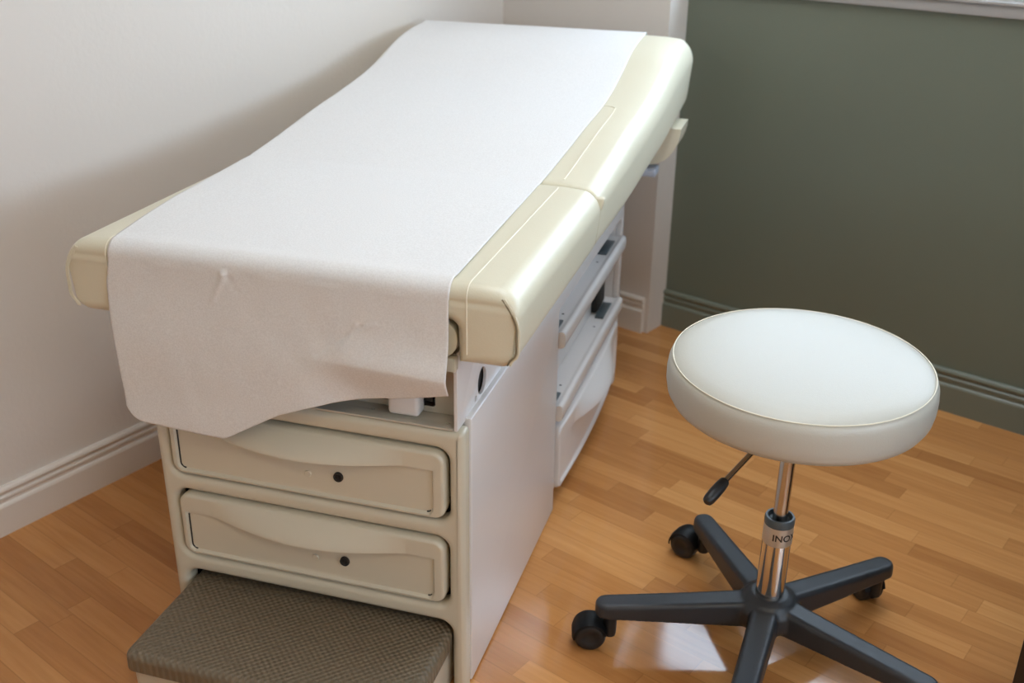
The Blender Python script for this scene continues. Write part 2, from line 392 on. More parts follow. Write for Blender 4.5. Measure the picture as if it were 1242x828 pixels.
# drawer front as a relief: rim, recessed panel, overhanging scooped lip
def drawer_relief(name, x0, x1, z0, z1, fn, m, parent, depth=.02, inset=None, lipw=.165, lip=.026, nx=230, nz=72, rim=.011):
    """u = x0..x1, v = z0..z1, n outwards"""
    r = .020
    ix0, ix1, iz0, iz1 = inset
    xm = (ix0 + ix1) / 2
    def edge(u): 
        s = max(0, 1 - ((u - xm) / lipw) ** 2); return iz1 - .0075 * s ** 1.1
    def relief(u, v):
        n = 0
        # rounded outer edge
        dxe = min(u - x0, x1 - u); dze = min(v - z0, z1 - v)
        if dxe < r and dze < r: de = r - math.hypot(r - dxe, r - dze)
        else: de = min(dxe, dze)
        e = .006
        if de < e: n -= e * (1 - math.sqrt(max(0, 1 - (1 - max(de, 0) / e) ** 2)))
        ze = edge(u)
        s = max(0, 1 - ((u - xm) / (lipw * 1.05)) ** 2)
        bul = lip * s ** 1.25
        if v >= ze:
            t = min(1, (v - ze) / max(1e-5, (z1 - .004 - ze)))
            n += bul * (1 - t ** 1.5)
        else:
            # rounded-rectangle recess
            dxi = min(u - ix0, ix1 - u); dzi = v - iz0; rc = .012
            if dxi < rc and dzi < rc: di = rc - math.hypot(rc - dxi, rc - dzi)
            else: di = min(dxi, dzi)
            n -= .005 * sstep(0, .0022, di)
            dd = (ze - v)
            n += bul * (1 - sstep(0, .0018, dd)) * (1 if di > 0 else 0)
            n -= .007 * s * math.exp(-(dd / .028) ** 2) * (1 if di > 0 else 0)
        return n
    bm = bmesh.new(); g = []
    for i in range(nx + 1):
        u = x0 + (x1 - x0) * i / nx; colv = []
        # clip columns to the rounded corners
        dxe = min(u - x0, x1 - u)
        cz = r - math.sqrt(max(0, r * r - (r - dxe) ** 2)) if dxe < r else 0
        ze = edge(u)
        lo, hi = z0 + cz, z1 - cz
        # parameter lines concentrated at the lip edge
        vs = []
        nl = int(nz * .62)
        for k in range(nl): 
            t = k / (nl - 1); t = 1 - (1 - t) ** 1.8
            vs.append(lo + (ze - .0002 - lo) * t)
        nh = nz - nl
        for k in range(nh):
            t = k / (nh - 1); vs.append(ze + (hi - ze) * t)
        for v in vs: colv.append(bm.verts.new(fn(u, v, relief(u, v))))
        g.append(colv)
    for i in range(nx):
        for k in range(nz - 1): bm.faces.new((g[i][k], g[i + 1][k], g[i + 1][k + 1], g[i][k + 1]))
    # sides and back
    border = [g[i][0] for i in range(nx + 1)] + g[nx][1:] + [g[i][nz - 1] for i in range(nx - 1, -1, -1)] + g[0][nz - 2:0:-1]
    inv = {}
    p0 = Vector(fn(0, 0, 0)); nn = (Vector(fn(0, 0, 1)) - p0)
    back = []
    for v in border:
        d = (v.co - p0).dot(nn); back.append(bm.verts.new(v.co - nn * (d + depth)))
    L = len(border)
    for i in range(L): bm.faces.new((border[i], back[i], back[(i + 1) % L], border[(i + 1) % L]))
    try: bm.faces.new(back)
    except Exception: pass
    return frombm(name, bm, m, parent, smooth=32)

def add_lock(par, x, z, y):
    bm = bmesh.new()
    vs = lathe(bm, [(0, .0), (.0048, .0), (.0052, .0008), (.0052, .002), (.0068, .0026), (.0078, .0022), (.0082, .0005), (.0082, -.004), (0, -.004)], 28)
    for f in bm.faces:
        f.material_index = 1 if max(v.co.xy.length for v in f.verts) < .0053 else 0
    for v in vs: v.co = Vector((x + v.co.x, y - v.co.z, z + v.co.y))
    add_box(bm, x - .0006, x + .0006, y - .0021, y - .0005, z - .0038, z + .0038, 0)
    frombm('lock', bm, [M['dark'], M['lock']], par)
    bm = bmesh.new()
    vs = lathe(bm, [(0, .0012), (.0052, .0010), (.0060, .0), (.006, -.003), (0, -.003)], 24)
    for v in vs: v.co = Vector((x - .052 + v.co.x, y - v.co.z, z - .004 + v.co.y))
    frombm('plug', bm, M['plastic'], par)

for (x0, x1, z0, z1), inset, lx, lz in (((-.2365, .2345, .3395, .457), (-.2255, .2165, .3475, .426), .058, .3825), ((-.2345, .2325, .1815, .2995), (-.2235, .2150, .1895, .2665), .060, .2245)):
    d = drawer_relief('drawer', x0, x1, z0, z1, FRONT(-.0035), M['plastic'], T, .024, inset)
    bm = bmesh.new()
    add_box(bm, x0 + .012, x1 - .012, .0215, .30, z0 + .006, z1 - .022, .002)
    frombm('drawer_box', bm, M['plastic'], d)
    # near-black tubes painting in the shade at the edges of the recess
    bm = bmesh.new()
    L = [(inset[0] + .0030, inset[3] - .006), (inset[0] + .0026, inset[2] + .012)] + [(inset[0] + .012 - .0096 * math.cos(t), inset[2] + .012 - .0096 * math.sin(t)) for t in [PI / 2 * i / 6 for i in range(1, 7)]]
    tube(bm, [(u, .0011, v) for u, v in L], .0014, 6); frombm('groove_shade', bm, M['dark'], d)
    bm = bmesh.new()
    L = [(inset[1] - .012 + .0096 * math.sin(t), inset[2] + .012 - .0096 * math.cos(t)) for t in [PI / 2 * i / 6 for i in range(0, 4)]]
    tube(bm, [(u, .0011, v) for u, v in L], .0012, 6)
    frombm('groove_shade', bm, M['dark'], d)
    add_lock(d, lx, lz, .0012)

# side drawer, bowed outwards, with a scooped lip, with shade painted into its recess edge and end gap
def bowed(u, v, n):
    bow = .012 * (1 - ((u - .895) / .31) ** 2)
    return (.2685 + bow + n, u, v)
sd = drawer_relief('drawer', .592, 1.200, .040, .190, bowed, M['panel'], T, .02, (.606, 1.186, .052, .152), lipw=.19, lip=.030)
box('drawer_box', .223, .246, .60, 1.185, .05, .155, M['panel'], sd)
bm = bmesh.new(); tube(bm, [(.2652, .610, .136), (.2650, .6085, .064), (.2655, .612, .056)], .0012, 6)
frombm('groove_shade', bm, M['dark'], sd)
box('bay_gap_shade', .223, .258, YO0 + .0005, .5905, .03, .178, M['handle'], T, bev=.001)  # solid dark filler in place of the shade in the gap

# upper carriage between the body and the cushions
def circ(cx, cy, rx, ry=None, n=20):
    ry = ry or rx; return [(cx + rx * math.cos(2 * PI * i / n), cy + ry * math.sin(2 * PI * i / n)) for i in range(n)]
plate('carriage_side', [[(.003, ZT + .001), (1.19, ZT + .007), (1.19, .6215), (.003, .6215)], circ(.119, .525, .021, .022, 28), circ(.088, .508, .005), circ(.150, .605, .004), circ(.105, .607, .0035)], .006, .0012, SIDE(.2515), M['panel'], T)
plate('carriage_side', [[(.003, ZT + .001), (1.19, ZT + .007), (1.19, .6215), (.003, .6215)]], .006, .0012, SIDE(-.2515), M['panel'], T)
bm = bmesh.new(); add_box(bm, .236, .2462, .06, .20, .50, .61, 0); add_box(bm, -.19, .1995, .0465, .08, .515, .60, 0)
frombm('cavity_shade', bm, M['dark'], T, smooth=0)  # dark blocks painting in the shade of the hollow
plate('deck', [[(-.248, .0015), (.248, .0015), (.248, .0465), (-.248, .0465)], circ(.112, .026, .0028, n=12), circ(.234, .018, .0042, .0028, 12), circ(-.12, .022, .0028, n=12)], .003, .0006, TOP(.4975), M['deck'], T)
plate('back_plate', [[(-.2475, .4992), (.2475, .4992), (.2475, .6212), (-.2475, .6212)], rrect(-.215, .205, .5085, .566, .004)], .003, .0005, FRONT(.0445), M['deck'], T)
box('crossbar', -.2475, .2475, .012, .04, .5985, .6185, M['plastic'], T, bev=.003)
bm = bmesh.new(); add_box(bm, .140, .190, .012, .041, .502, .548, .007, 4); frombm('outlet_block', bm, M['whitep'], T)
box('stirrup_block', .230, .2575, -.014, .0015, .599, .6215, M['plastic'], T, bev=.003)
bm = bmesh.new()
vs = lathe(bm, [(0, -.05), (.017, -.05), (.020, -.047), (.020, .03), (0, .03)], 32)
for v in vs: v.co = Vector((.2425 + v.co.x, -.004 + v.co.z * .3, .652 + v.co.y * 1.3))
frombm('stirrup_stub', bm, M['vinyl'], T)

# ---- cushions
WC = .355
def cushion_profile(notch=None):
    rt, rb = .040, .024; z0, z1 = .622, .742; P = []
    def arc(cx, cz, r, a0, a1, n):
        for i in range(n + 1):
            t = math.radians(a0 + (a1 - a0) * i / n); P.append((cx + r * math.cos(t), cz + r * math.sin(t)))
    arc(WC - rt, z1 - rt - .003, rt, 0, 78, 9)
    # gently crowned top
    for i in range(1, 40):
        x = (WC - .046) * (1 - 2 * i / 40); P.append((x, z1 - .0028 * abs(x / WC) ** 3))
    arc(-WC + rt, z1 - rt - .003, rt, 102, 180, 9)
    arc(-WC + rb + .006, z0 + rb, rb, 180, 270, 6)
    if notch:
        nx, nz = notch; rn = .012
        P.append((-nx - .03, z0)); P.append((-nx - .002, z0 + .0))
        arc(-nx + rn, nz - rn, rn, 180, 90, 4)
        for i in range(1, 12): P.append((-nx + rn + (2 * nx - 2 * rn) * i / 12, nz))
        arc(nx - rn, nz - rn, rn, 90, 0, 4)
        P.append((nx + .002, z0)); P.append((nx + .03, z0))
    else:
        for i in range(1, 12): P.append((-WC + .03 + (2 * WC - .06) * i / 12, z0))
    arc(WC - rb - .006, z0 + rb, rb, 270, 360, 6)
    return P
def offset(P, d):
    n = len(P); R = []
    for i in range(n):
        a, b_, c_ = Vector(P[i - 1]), Vector(P[i]), Vector(P[(i + 1) % n])
        t1 = (b_ - a).normalized() if (b_ - a).length > 1e-9 else Vector((0, 0)); t2 = (c_ - b_).normalized() if (c_ - b_).length > 1e-9 else t1
        t = (t1 + t2); t = t.normalized() if t.length > 1e-6 else t1
        nn = Vector((-t.y, t.x))      # inward for a counter-clockwise loop
        R.append(tuple(b_ + nn * d))
    return R
def loft_cushion(name, P, y0, y1, r0, r1, ny, deform=None, parent=None):
    st = []
    K = 8
    for i in range(K + 1):
        t = PI / 2 * i / K; st.append((y0 + r0 * (1 - math.sin(t)), r0 * (1 - math.cos(t - 0)) if False else r0 * (1 - math.cos(PI / 2 - t)) if False else 0))
    st = [(y0 + r0 * (1 - math.cos(PI / 2 * i / K)), r0 * (1 - math.sin(PI / 2 * i / K))) for i in range(K + 1)]
    st += [(y0 + r0 + (y1 - r1 - y0 - r0) * i / ny, 0) for i in range(1, ny)]
    st += [(y1 - r1 * (1 - math.cos(PI / 2 * i / K)), r1 * (1 - math.sin(PI / 2 * i / K))) for i in range(K, -1, -1)]
    bm = bmesh.new(); rings = []
    for y, ins in st:
        Q = offset(P, ins) if ins > 1e-6 else P
        ring = []
        for x, z in Q:
            if ins > 1e-6 and abs(x) > .30:   # crisp vertical corners
                k_ = (WC - .2 * ins - .30) / (WC - ins - .30); x = math.copysign(.30 + (abs(x) - .30) * k_, x)
            co = Vector((x, y, z))
            if deform: co = deform(co)
            ring.append(bm.verts.new(co))
        rings.append(ring)
    n = len(P)
    for A, B in zip(rings, rings[1:]):
        for i in range(n): bm.faces.new((A[i], A[(i + 1) % n], B[(i + 1) % n], B[i]))
    for R_ in (rings[0], rings[-1]):
        for tri in tessellate_polygon([[Vector((v.co.x, v.co.z, 0)) for v in R_]]):
            try: bm.faces.new([R_[i] for i in tri])
            except ValueError: pass
    return frombm(name, bm, M['vinyl'], parent, smooth=50)
Y0, Y1 = -.032, .478
def seat_def(co):
    # gathered vinyl next to the two front corner seams
    y = co.y
    if y < .03 and co.z > .64:
        for sx_ in (-1, 1):
            d = (sx_ * co.x - .338)
            for zc, amp in ((.716, .0016), (.700, .0022), (.684, .0012)):
                co = co + Vector((0, amp * math.exp(-((co.z - zc) / .004) ** 2) * math.exp(-(d / .03) ** 2), 0))
    return co
seat = loft_cushion('seat_cushion', cushion_profile((.264, .683)), Y0, Y1, .020, .010, 20, seat_def, T)
topT = [(.486, .744), (.56, .752), (.63, .761), (.75, .776), (.87, .788), (1.0, .805), (1.1, .826), (1.2, .853), (1.3, .868), (1.42, .874)]
botT = [(.486, .624), (.74, .630), (.96, .650), (1.13, .662), (1.42, .705)]
def backdef(co):
    zt = smooth_tab(topT, co.y); zb = smooth_tab(botT, co.y)
    return Vector((co.x * (1 + .075 * max(0, (co.y - .49) / .92)) if co.x > 0 else co.x, co.y, zb + (co.z - .622) * (zt - zb) / .12))
back = loft_cushion('back_cushion', cushion_profile(), .4805, 1.412, .008, .03, 60, backdef, T)

def top_z(x, y):
    return (smooth_tab(topT, y) if y > .482 else .742) - .0028 * abs(x / WC) ** 3
# stitched seams: along both sides of the seat, down its front, and along the back section
for sx_ in (-1, 1):
    bm = bmesh.new(); X_ = sx_ * .281
    pts = [(X_, Y0 - .0002, .640 + .012 * i) for i in range(7)] + [(X_, Y0 + .022 * (1 - math.sin(t)), .7195 + .022 * math.cos(PI / 2 - t) * 0 + .022 * (1 - math.cos(t)) * 0 + .0225 * math.sin(PI / 2 - (PI / 2 - t))) for t in [PI / 2 * i / 6 for i in range(7)]]
    pts = [(X_, Y0 - .0003, .640 + .012 * i) for i in range(7)] + [(X_, Y0 + .022 - .0222 * math.cos(PI / 2 * i / 6), .7188 + .0222 * math.sin(PI / 2 * i / 6)) for i in range(7)] + [(X_, y, top_z(X_, y) + .0001) for y in [0 + .02 * i for i in range(24)]]
    tube(bm, pts, .0011, 6); frombm('seam', bm, M['seam'], seat)
    bm = bmesh.new()
    WX_ = lambda y: X_ * (1 + (.075 * (y - .49) / .92 if sx_ > 0 else 0))
    pts = [(WX_(y), y, top_z(X_, y) + .0002) for y in [.50 + .02 * i for i in range(20)]] + [(WX_(.89) - sx_ * dx_, .895 + dy_, top_z(X_, .895 + dy_) + .0003) for dx_, dy_ in ((.001, .007), (.006, .013), (.014, .016), (.026, .017), (.06, .017))]
    tube(bm, pts, .0011, 6); frombm('seam', bm, M['seam'], back)
    # piped corner seam at the front vertical edge
    bm = bmesh.new()
    pts = []
    for i in range(15):
        t = i / 14; z = .7265 - .0945 * t
        xx = .330 + .0215 * math.sin(min(1, t / .45) * PI / 2) - .012 * sstep(.8, 1, t)
        pts.append((sx_ * xx, Y0 + .0022 + .003 * (1 - min(1, t / .3)) , z))
    pts = [(p[0], p[1] - .0024, p[2]) for p in pts]
    tube(bm, pts, .0014, 6); frombm('corner_seam', bm, M['darkseam'] if sx_ > 0 else M['vinyl'], seat)
    bm = bmesh.new()
    tube(bm, [(p[0] + sx_ * .0032, p[1] + .0012, p[2]) for p in pts], .0021, 8); frombm('corner_piping', bm, M['vinyl'], seat)
# hinge tab on the right where seat and back meet
bm = bmesh.new(); add_box(bm, .338, .3605, .4785, .492, .700, .724, .004, 3)
for v in bm.verts:
    v.co.x -= max(0, .718 - v.co.z) * .25
frombm('hinge_tab', bm, M['vinyl'], T)
bm = bmesh.new(); add_box(bm, -.335, .335, .476, .484, .64, .728, .002); frombm('hinge_web', bm, M['darkseam'], T)

# paper-roll tray under the head end and its bracket
prof = []
for i in range(10):
    t = PI / 2 * i / 9; prof.append((.309 + .073 * math.cos(t) , .674 - .092 * math.sin(t)))
prof_in = [(x - .004 - .004 * i / 9, z + .003) for i, (x, z) in enumerate(prof)]
bm = bmesh.new()
def ring(y): return [bm.verts.new((x, y, z)) for x, z in prof + [(.27, .582), (.27, .674)]]
A, B = ring(1.265), ring(1.385)
n = len(A)
for i in range(n): bm.faces.new((A[i], A[(i + 1) % n], B[(i + 1) % n], B[i]))
bm.faces.new(A[::-1]); bm.faces.new(B)
for v in bm.verts: pass
frombm('roll_tray', bm, M['vinyl'], T, smooth=40)
bm = bmesh.new(); add_box(bm,   .20, .332, 1.24, 1.30, .556, .576, .006, 3); add_box(bm, .20, .25, 1.15, 1.32, .50, .60, .003); frombm('tray_bracket', bm, M['bluegrey'], T)
# head-section support between carriage and back cushion
bm = bmesh.new(); add_box(bm, -.2, .2, 1.0, 1.19, .6, .655, .004); frombm('head_support', bm, M['slate'], T)

# pull-out step: rubber tread over a plastic box
st = plate('step', [rrect(-.229, .233, -.185, .30, .012)], .085, .004, TOP(.0475), M['stepb'], T)
st.name = 'step'
bm = bmesh.new()
P = rrect(-.236, .240, -.197, .285, .020, 6)
K = 6; rr_ = .014; zt_ = .124; hh = .032
st_levels = [(zt_ - hh, 0)] + [(zt_ - rr_ + rr_ * math.sin(PI / 2 * i / K), rr_ * (1 - math.cos(PI / 2 * i / K))) for i in range(K + 1)]
rings = []
for z, ins in st_levels:
    Q = offset(P, ins) if ins else P
    rings.append([bm.verts.new((x, y, z)) for x, y in Q])
n = len(P)
for A, B in zip(rings, rings[1:]):
    for i in range(n): bm.faces.new((A[i], A[(i + 1) % n], B[(i + 1) % n], B[i]))
bm.faces.new(rings[0][::-1]); bm.faces.new(rings[-1])
frombm('tread', bm, M['tread'], st, smooth=50)

# ------------------------------------------------------------------ exam paper
bottom = [(-.276, .478), (-.271, .468), (-.264, .4605), (-.254, .4555), (-.240, .4530), (-.17, .4505), (-.112, .4485), (-.106, .4490), (-.100, .4515), (-.076, .4655), (-.052, .479), (-.03, .492), (-.008, .504), (.03, .519), (.074, .532), (.12, .542), (.165, .552), (.21, .563), (.258, .5765)]
def creases(x, z):
    d = 0
    def seg(x0, z0, x1, z1, w, amp):
        px, pz = x1 - x0, z1 - z0; L2 = px * px + pz * pz
        t = max(0, min(1, ((x - x0) * px + (z - z0) * pz) / L2))
        dd = math.hypot(x - x0 - t * px, z - z0 - t * pz)
        return amp * math.exp(-(dd / w) ** 2) * (1 - .6 * t)
    d += seg(-.083, .716, -.100, .672, .0042, .0042) - seg(-.078, .712, -.062, .690, .004, .0028) + seg(-.0835, .722, -.081, .710, .005, .004)
    d += seg(.128, .662, .060, .612, .0030, -.0026) + seg(.122, .664, .098, .626, .0030, .0020) + seg(.150, .668, .112, .650, .003, .0016)
    return d
NX = 170
ys_top = [1.408 - i * .012 for i in range(int((1.408 - .0) / .012) + 1)]
rows = []
# behind the head end, over the top, around the front edge, down
for i in range(6): rows.append(('h', 1.4165, .80 + i * .010))
rows += [('a', 1.4165 - .03 + .0315 * math.cos(PI / 2 * i / 6), i) for i in range(1, 6)]
for y in ys_top:
    if y < 1.38 and y > -.008: rows.append(('t', y, 0))
RF = .0245
for i in range(9): rows.append(('f', i / 8, 0))
NH = 90
for i in range(1, NH + 1): rows.append(('d', i / NH, 0))
def xl_at(y): return lerp_tab([(-.04, -.272), (0, -.279), (.09, -.294), (.2, -.308), (.45, -.3235), (.9, -.324), (1.42, -.318)], y)
def xr_at(y): return lerp_tab([(-.04, .257), (.0, .258), (.2, .253), (.45, .247), (.7, .257), (.9, .263), (1.42, .262)], y)
bm = bmesh.new(); grid = []
for kind, p_, q_ in rows:
    line = []
    for j in range(NX + 1):
        t = j / NX
        if kind == 't':
            x = xl_at(p_) + (xr_at(p_) - xl_at(p_)) * t; y = p_; z = top_z(x, y) + .0022 + .0008 * noise.noise(Vector((x * 9, y * 5, 0)))
        elif kind == 'h':
            x = xl_at(1.4) + (xr_at(1.4) - xl_at(1.4)) * t; y = p_; z = q_
        elif kind == 'a':
            x = xl_at(1.4) + (xr_at(1.4) - xl_at(1.4)) * t; y = p_; z = .8455 + .0315 * math.sin(PI / 2 * q_ / 6)
        elif kind == 'f':
            x = xl_at(-.02) + (xr_at(-.02) - xl_at(-.02)) * t; a_ = PI / 2 * (1 - p_)
            y = Y0 + .022 - RF * math.cos(a_); z = .742 - .0028 * abs(x / WC) ** 3 - .022 + RF * math.sin(a_)
        else:
            x = -.2755 + (.2565 + .2755) * t
            zb = lerp_tab(bottom, x); zt0 = .7185
            z = zt0 + (zb - zt0) * p_
            d = (.7185 - z)
            y = Y0 - .0028 - .005 * sstep(0, .2, d) - .004 * sstep(.03, .15, d) * (1 + noise.noise(Vector((x * 7, z * 5, 3.1))))
            # a cross fold at the lower right: the strip below it turns inwards
            wgt = sstep(.02, .13, x); zc = .6005 + .004 * math.sin(x * 12)
            y -= .008 * wgt * math.exp(-((z - zc) / .028) ** 2)
            if z < zc: y += (zc - z) * .34 * wgt
            # lower left corner curls a little forward
            y -= .004 * sstep(.52, .44, z) * sstep(-.02, -.16, x)
            y -= creases(x, z)
            y -= .0012 * noise.noise(Vector((x * 30, z * 22, 1.7)))
            y = min(y, Y0 - .0022) if z > .615 else y
            x += -.008 * sstep(0, .05, d) * (1 - t) + .010 * sstep(.06, .28, d) * (1 - t)
        line.append(bm.verts.new((x, y, z)))
    grid.append(line)
for A, B in zip(grid, grid[1:]):
    for j in range(NX): bm.faces.new((A[j], B[j], B[j + 1], A[j + 1]))
bm.normal_update()
paper = frombm('exam_paper', bm, M['paper'], None, smooth=0, recalc=False)
paper.data.polygons.foreach_set('use_smooth', [True] * len(paper.data.polygons))
sol = paper.modifiers.new('thickness', 'SOLIDIFY'); sol.thickness = .0006; sol.offset = 1
paper.rotation_euler = (0, 0, TH)
paper['label'] = 'white crepe paper sheet draped over the exam table and hanging at its front'; paper['category'] = 'paper sheet'

# ------------------------------------------------------------------ stool
SX, SY = .5691, .5189
K_ = thing('stool', 'round cream vinyl stool on chrome column and black five-spoke wheeled base', 'stool', (SX, SY, 0), TH)
# base star
bm = bmesh.new()
angs = [math.radians(-167.5 + 72 * k + d) for k, d in enumerate((1.5, 0, 0, -3.0, -.5))]
def spoke(bm, a):
    ca, sa = math.cos(a), math.sin(a)
    secs = []
    for i in range(15):
        r = .0 + .279 * i / 14
        secs.append((r, .0255 - .0035 * r / .28, .103 - .026 * (r / .28) ** .8, .048 + .002 * r / .28))
    for i in range(1, 7):
        t = PI / 2 * i / 6.4
        r = .279 + .021 * math.sin(t); secs.append((r, .022 * math.cos(t), .077 - .004 * (1 - math.cos(t)), .050))
    rings = []
    for r, w, zt, zb in secs:
        q = [(-w, zb), (w, zb), (w * .93, zt - .006), (w * .72, zt), (-w * .72, zt), (-w * .93, zt - .006)]
        rings.append([bm.verts.new((r * ca - u * sa, r * sa + u * ca, z)) for u, z in q])
    for A, B in zip(rings, rings[1:]):
        for i in range(6): bm.faces.new((A[i], A[(i + 1) % 6], B[(i + 1) % 6], B[i]))
    bm.faces.new(rings[0][::-1]); bm.faces.new(rings[-1])
for a in angs: spoke(bm, a)
lathe(bm, [(0, .052), (.050, .052), (.055, .06), (.055, .085), (.042, .103), (.031, .110), (0, .110)], 40)
lathe(bm, [(0, .058), (.052, .058), (.056, .066), (.053, .084), (.048, .095), (0, .095)], 40)
bmesh.ops.recalc_face_normals(bm, faces=bm.faces)
me = bpy.data.meshes.new('tmpbase'); bm.to_mesh(me); bm.free()
o = bpy.data.objects.new('tmpbase', me); COL.objects.link(o)
rm = o.modifiers.new('r', 'REMESH'); rm.mode = 'VOXEL'; rm.voxel_size = .0028
sm = o.modifiers.new('s', 'SMOOTH'); sm.factor = .5; sm.iterations = 7
bpy.context.view_layer.update()
me2 = bpy.data.meshes.new_from_object(o.evaluated_get(bpy.context.evaluated_depsgraph_get()))
bpy.data.objects.remove(o); me2.name = 'base'
link('base', me2, M['black'], K_, smooth=60)
# casters: stem, hood, two wheels
offs = [(-.034, -.009), (-.03, .012), (-.025, .018), (-.014, .022), (-.035, .014)]
for a, (ox, oy) in zip(angs, offs):
    px, py = .2676 * math.cos(a), .2676 * math.sin(a)
    n_ = math.hypot(ox, oy); fx_, fy_ = ox / n_, oy / n_; ax_, ay_ = -fy_, fx_    # roll direction, axle direction
    cx_, cy_ = px + ox, py + oy; R_ = .0275
    c_ = bpy.data.objects.new('caster', None); c_.empty_display_size = .03
    bm = bmesh.new()
    # hood: half shell over the wheels
    ringsA = []
    for i in range(13):
        t = math.radians(-8 + 175 * i / 12)
        for_, up_ = -math.cos(t), math.sin(t)
        row_ = []
        for (wv, rr2) in ((-.0225, .0255), (-.0215, .029), (-.012, .0315), (.012, .0315), (.0215, .029), (.0225, .0255)):
            row_.append(bm.verts.new((cx_ + for_ * rr2 * -fx_ * -1 * -1 + ax_ * wv, cy_ + for_ * rr2 * -fy_ * -1 * -1 + ay_ * wv, R_ + up_ * rr2)))
        ringsA.append(row_)
    for A, B in zip(ringsA, ringsA[1:]):
        for k in range(5): bm.faces.new((A[k], A[k + 1], B[k + 1], B[k]))
    bmesh.ops.solidify(bm, geom=bm.faces[:], thickness=.002)
    # stem block reaching the spoke
    vs = lathe(bm, [(0, .024), (.0105, .024), (.0115, .03), (.0115, .0715), (0, .0715)], 20)
    for v in vs: v.co = Vector((px + v.co.x, py + v.co.y, v.co.z))
    tube(bm, [(px, py, .036), (cx_, cy_, R_)], .008, 10)
    cst = frombm('caster', bm, M['blackw'], K_, smooth=45)
    for w0, w1 in ((-.0215, -.0025), (.0025, .0215)):
        bm = bmesh.new()
        wm = (w0 + w1) / 2; sgn = 1 if w0 > 0 else -1; h_ = .0095
        vs = lathe(bm, [(0, h_ - .002), (.012, h_ - .0015), (.014, h_), (.021, h_), (.0252, h_ - .002), (R_, h_ - .006), (R_, -h_ + .002), (R_ - .002, -h_), (0, -h_)], 32)
        for v in vs:
            u, w, zz = v.co; zz *= sgn
            v.co = Vector((cx_ + fx_ * u + ax_ * (wm + zz), cy_ + fy_ * u + ay_ * (wm + zz), R_ + w + .0002))
        frombm('wheel', bm, M['blackw'], cst, smooth=40)
# column
bm = bmesh.new(); lathe(bm, [(0, .085), (.0242, .085), (.0242, .216), (0, .216)], 48)
frombm('column_sleeve', bm, M['chrome'], K_)
bm = bmesh.new(); lathe(bm, [(0, .2162), (.0247, .2162), (.0249, .218), (.0249, .249), (.0247, .251), (0, .251)], 48)
rg = frombm('label_ring', bm, M['ring'], K_)
bm = bmesh.new(); lathe(bm, [(0, .244), (.0205, .2512), (.0248, .2512), (.0251, .254), (.0251, .262), (.0236, .2655), (.0205, .2655), (.0175, .258), (.0128, .255), (.0128, .25), (0, .25)], 48)
frombm('collar', bm, M['slate'], K_)
bm = bmesh.new(); lathe(bm, [(0, .24), (.0123, .24), (.0123, .455), (0, .455)], 40)
frombm('piston', bm, M['rod'], K_)
# lettering on the ring
fc = bpy.data.curves.new('lettering', 'FONT'); fc.body = 'INOX'; fc.size = .0175; fc.offset = .0004; fc.align_x = 'CENTER'
o = bpy.data.objects.new('tmp', fc); COL.objects.link(o); bpy.context.view_layer.update()
me = bpy.data.meshes.new_from_object(o.evaluated_get(bpy.context.evaluated_depsgraph_get())); bpy.data.objects.remove(o)
me.name = 'lettering'
bm = bmesh.new(); bm.from_mesh(me)
bmesh.ops.subdivide_edges(bm, edges=bm.edges, cuts=2)
a0 = math.radians(-58)
for v in bm.verts:
    u, w = v.co.x, v.co.y
    ang = a0 + u / .025; v.co = Vector((.0251 * math.cos(ang), .0251 * math.sin(ang),   .2285 + w))
bm.to_mesh(me); bm.free()
link('lettering', me, M['ink'], rg, smooth=0)
# seat: cushion, piping, mounting plate, lever
seatM = Matrix.Translation((0, 0, .5)) @ Matrix.Rotation(math.radians(1.6), 4, Vector((math.cos(.1), math.sin(.1), 0))) @ Matrix.Translation((0, 0, -.5))
bm = bmesh.new()
prof = [(0, .5632), (.05, .5630), (.10, .5622), (.15, .5602), (.175, .5585), (.190, .5560), (.1965, .5525), (.1995, .5500), (.2025, .5465), (.2055, .538), (.2070, .525), (.2068, .510), (.2045, .496), (.199, .486), (.190, .4805), (.18, .479), (0, .479)]
lathe(bm, prof, 128); bm.transform(seatM)
stc = frombm('seat', bm, M['stoolv'], K_, smooth=60)
bm = bmesh.new()
nseg = 160; pts = [(.1992 * math.cos(2 * PI * i / nseg), .1992 * math.sin(2 * PI * i / nseg), .5520) for i in range(nseg + 1)]
tube(bm, pts, .0010, 8, cap=False); bm.transform(seatM); frombm('piping', bm, M['seam'], stc)
bm = bmesh.new(); lathe(bm, [(0, .452), (.022, .452), (.03, .458), (.075, .468), (.08, .474), (.08, .4785), (0, .4785)], 40); bm.transform(seatM); frombm('mounting_plate', bm, M['slate'], K_)
p0, p1, p2 = Vector((-.018, -.02, .452)), Vector((-.0872, -.1655, .4145)), Vector((-.1085, -.212, .4005))
bm = bmesh.new(); tube(bm, [p0, p0.lerp(p1, .5), p1, p1.lerp(p2, .3)], .0043, 12); lv = frombm('lever', bm, M['rod'], K_)
bm = bmesh.new()
prof = [(0, .0055), (.02, .0068), (.06, .0080), (.3, .0092), (.6, .0095), (.85, .0088), (.95, .0075), (1, .0045)]
tube(bm, [p1.lerp(p2, t) for t, _ in prof], [r for _, r in prof], 18); frombm('lever_grip', bm, M['blackw'], lv)

for ch in K_.children_recursive:
    if ch.type == 'MESH' and not ch.name.startswith(('caster', 'wheel')):
        ch.data.transform(Matrix.Translation((0, 0, .0201)) @ Matrix.Scale(.984, 4))

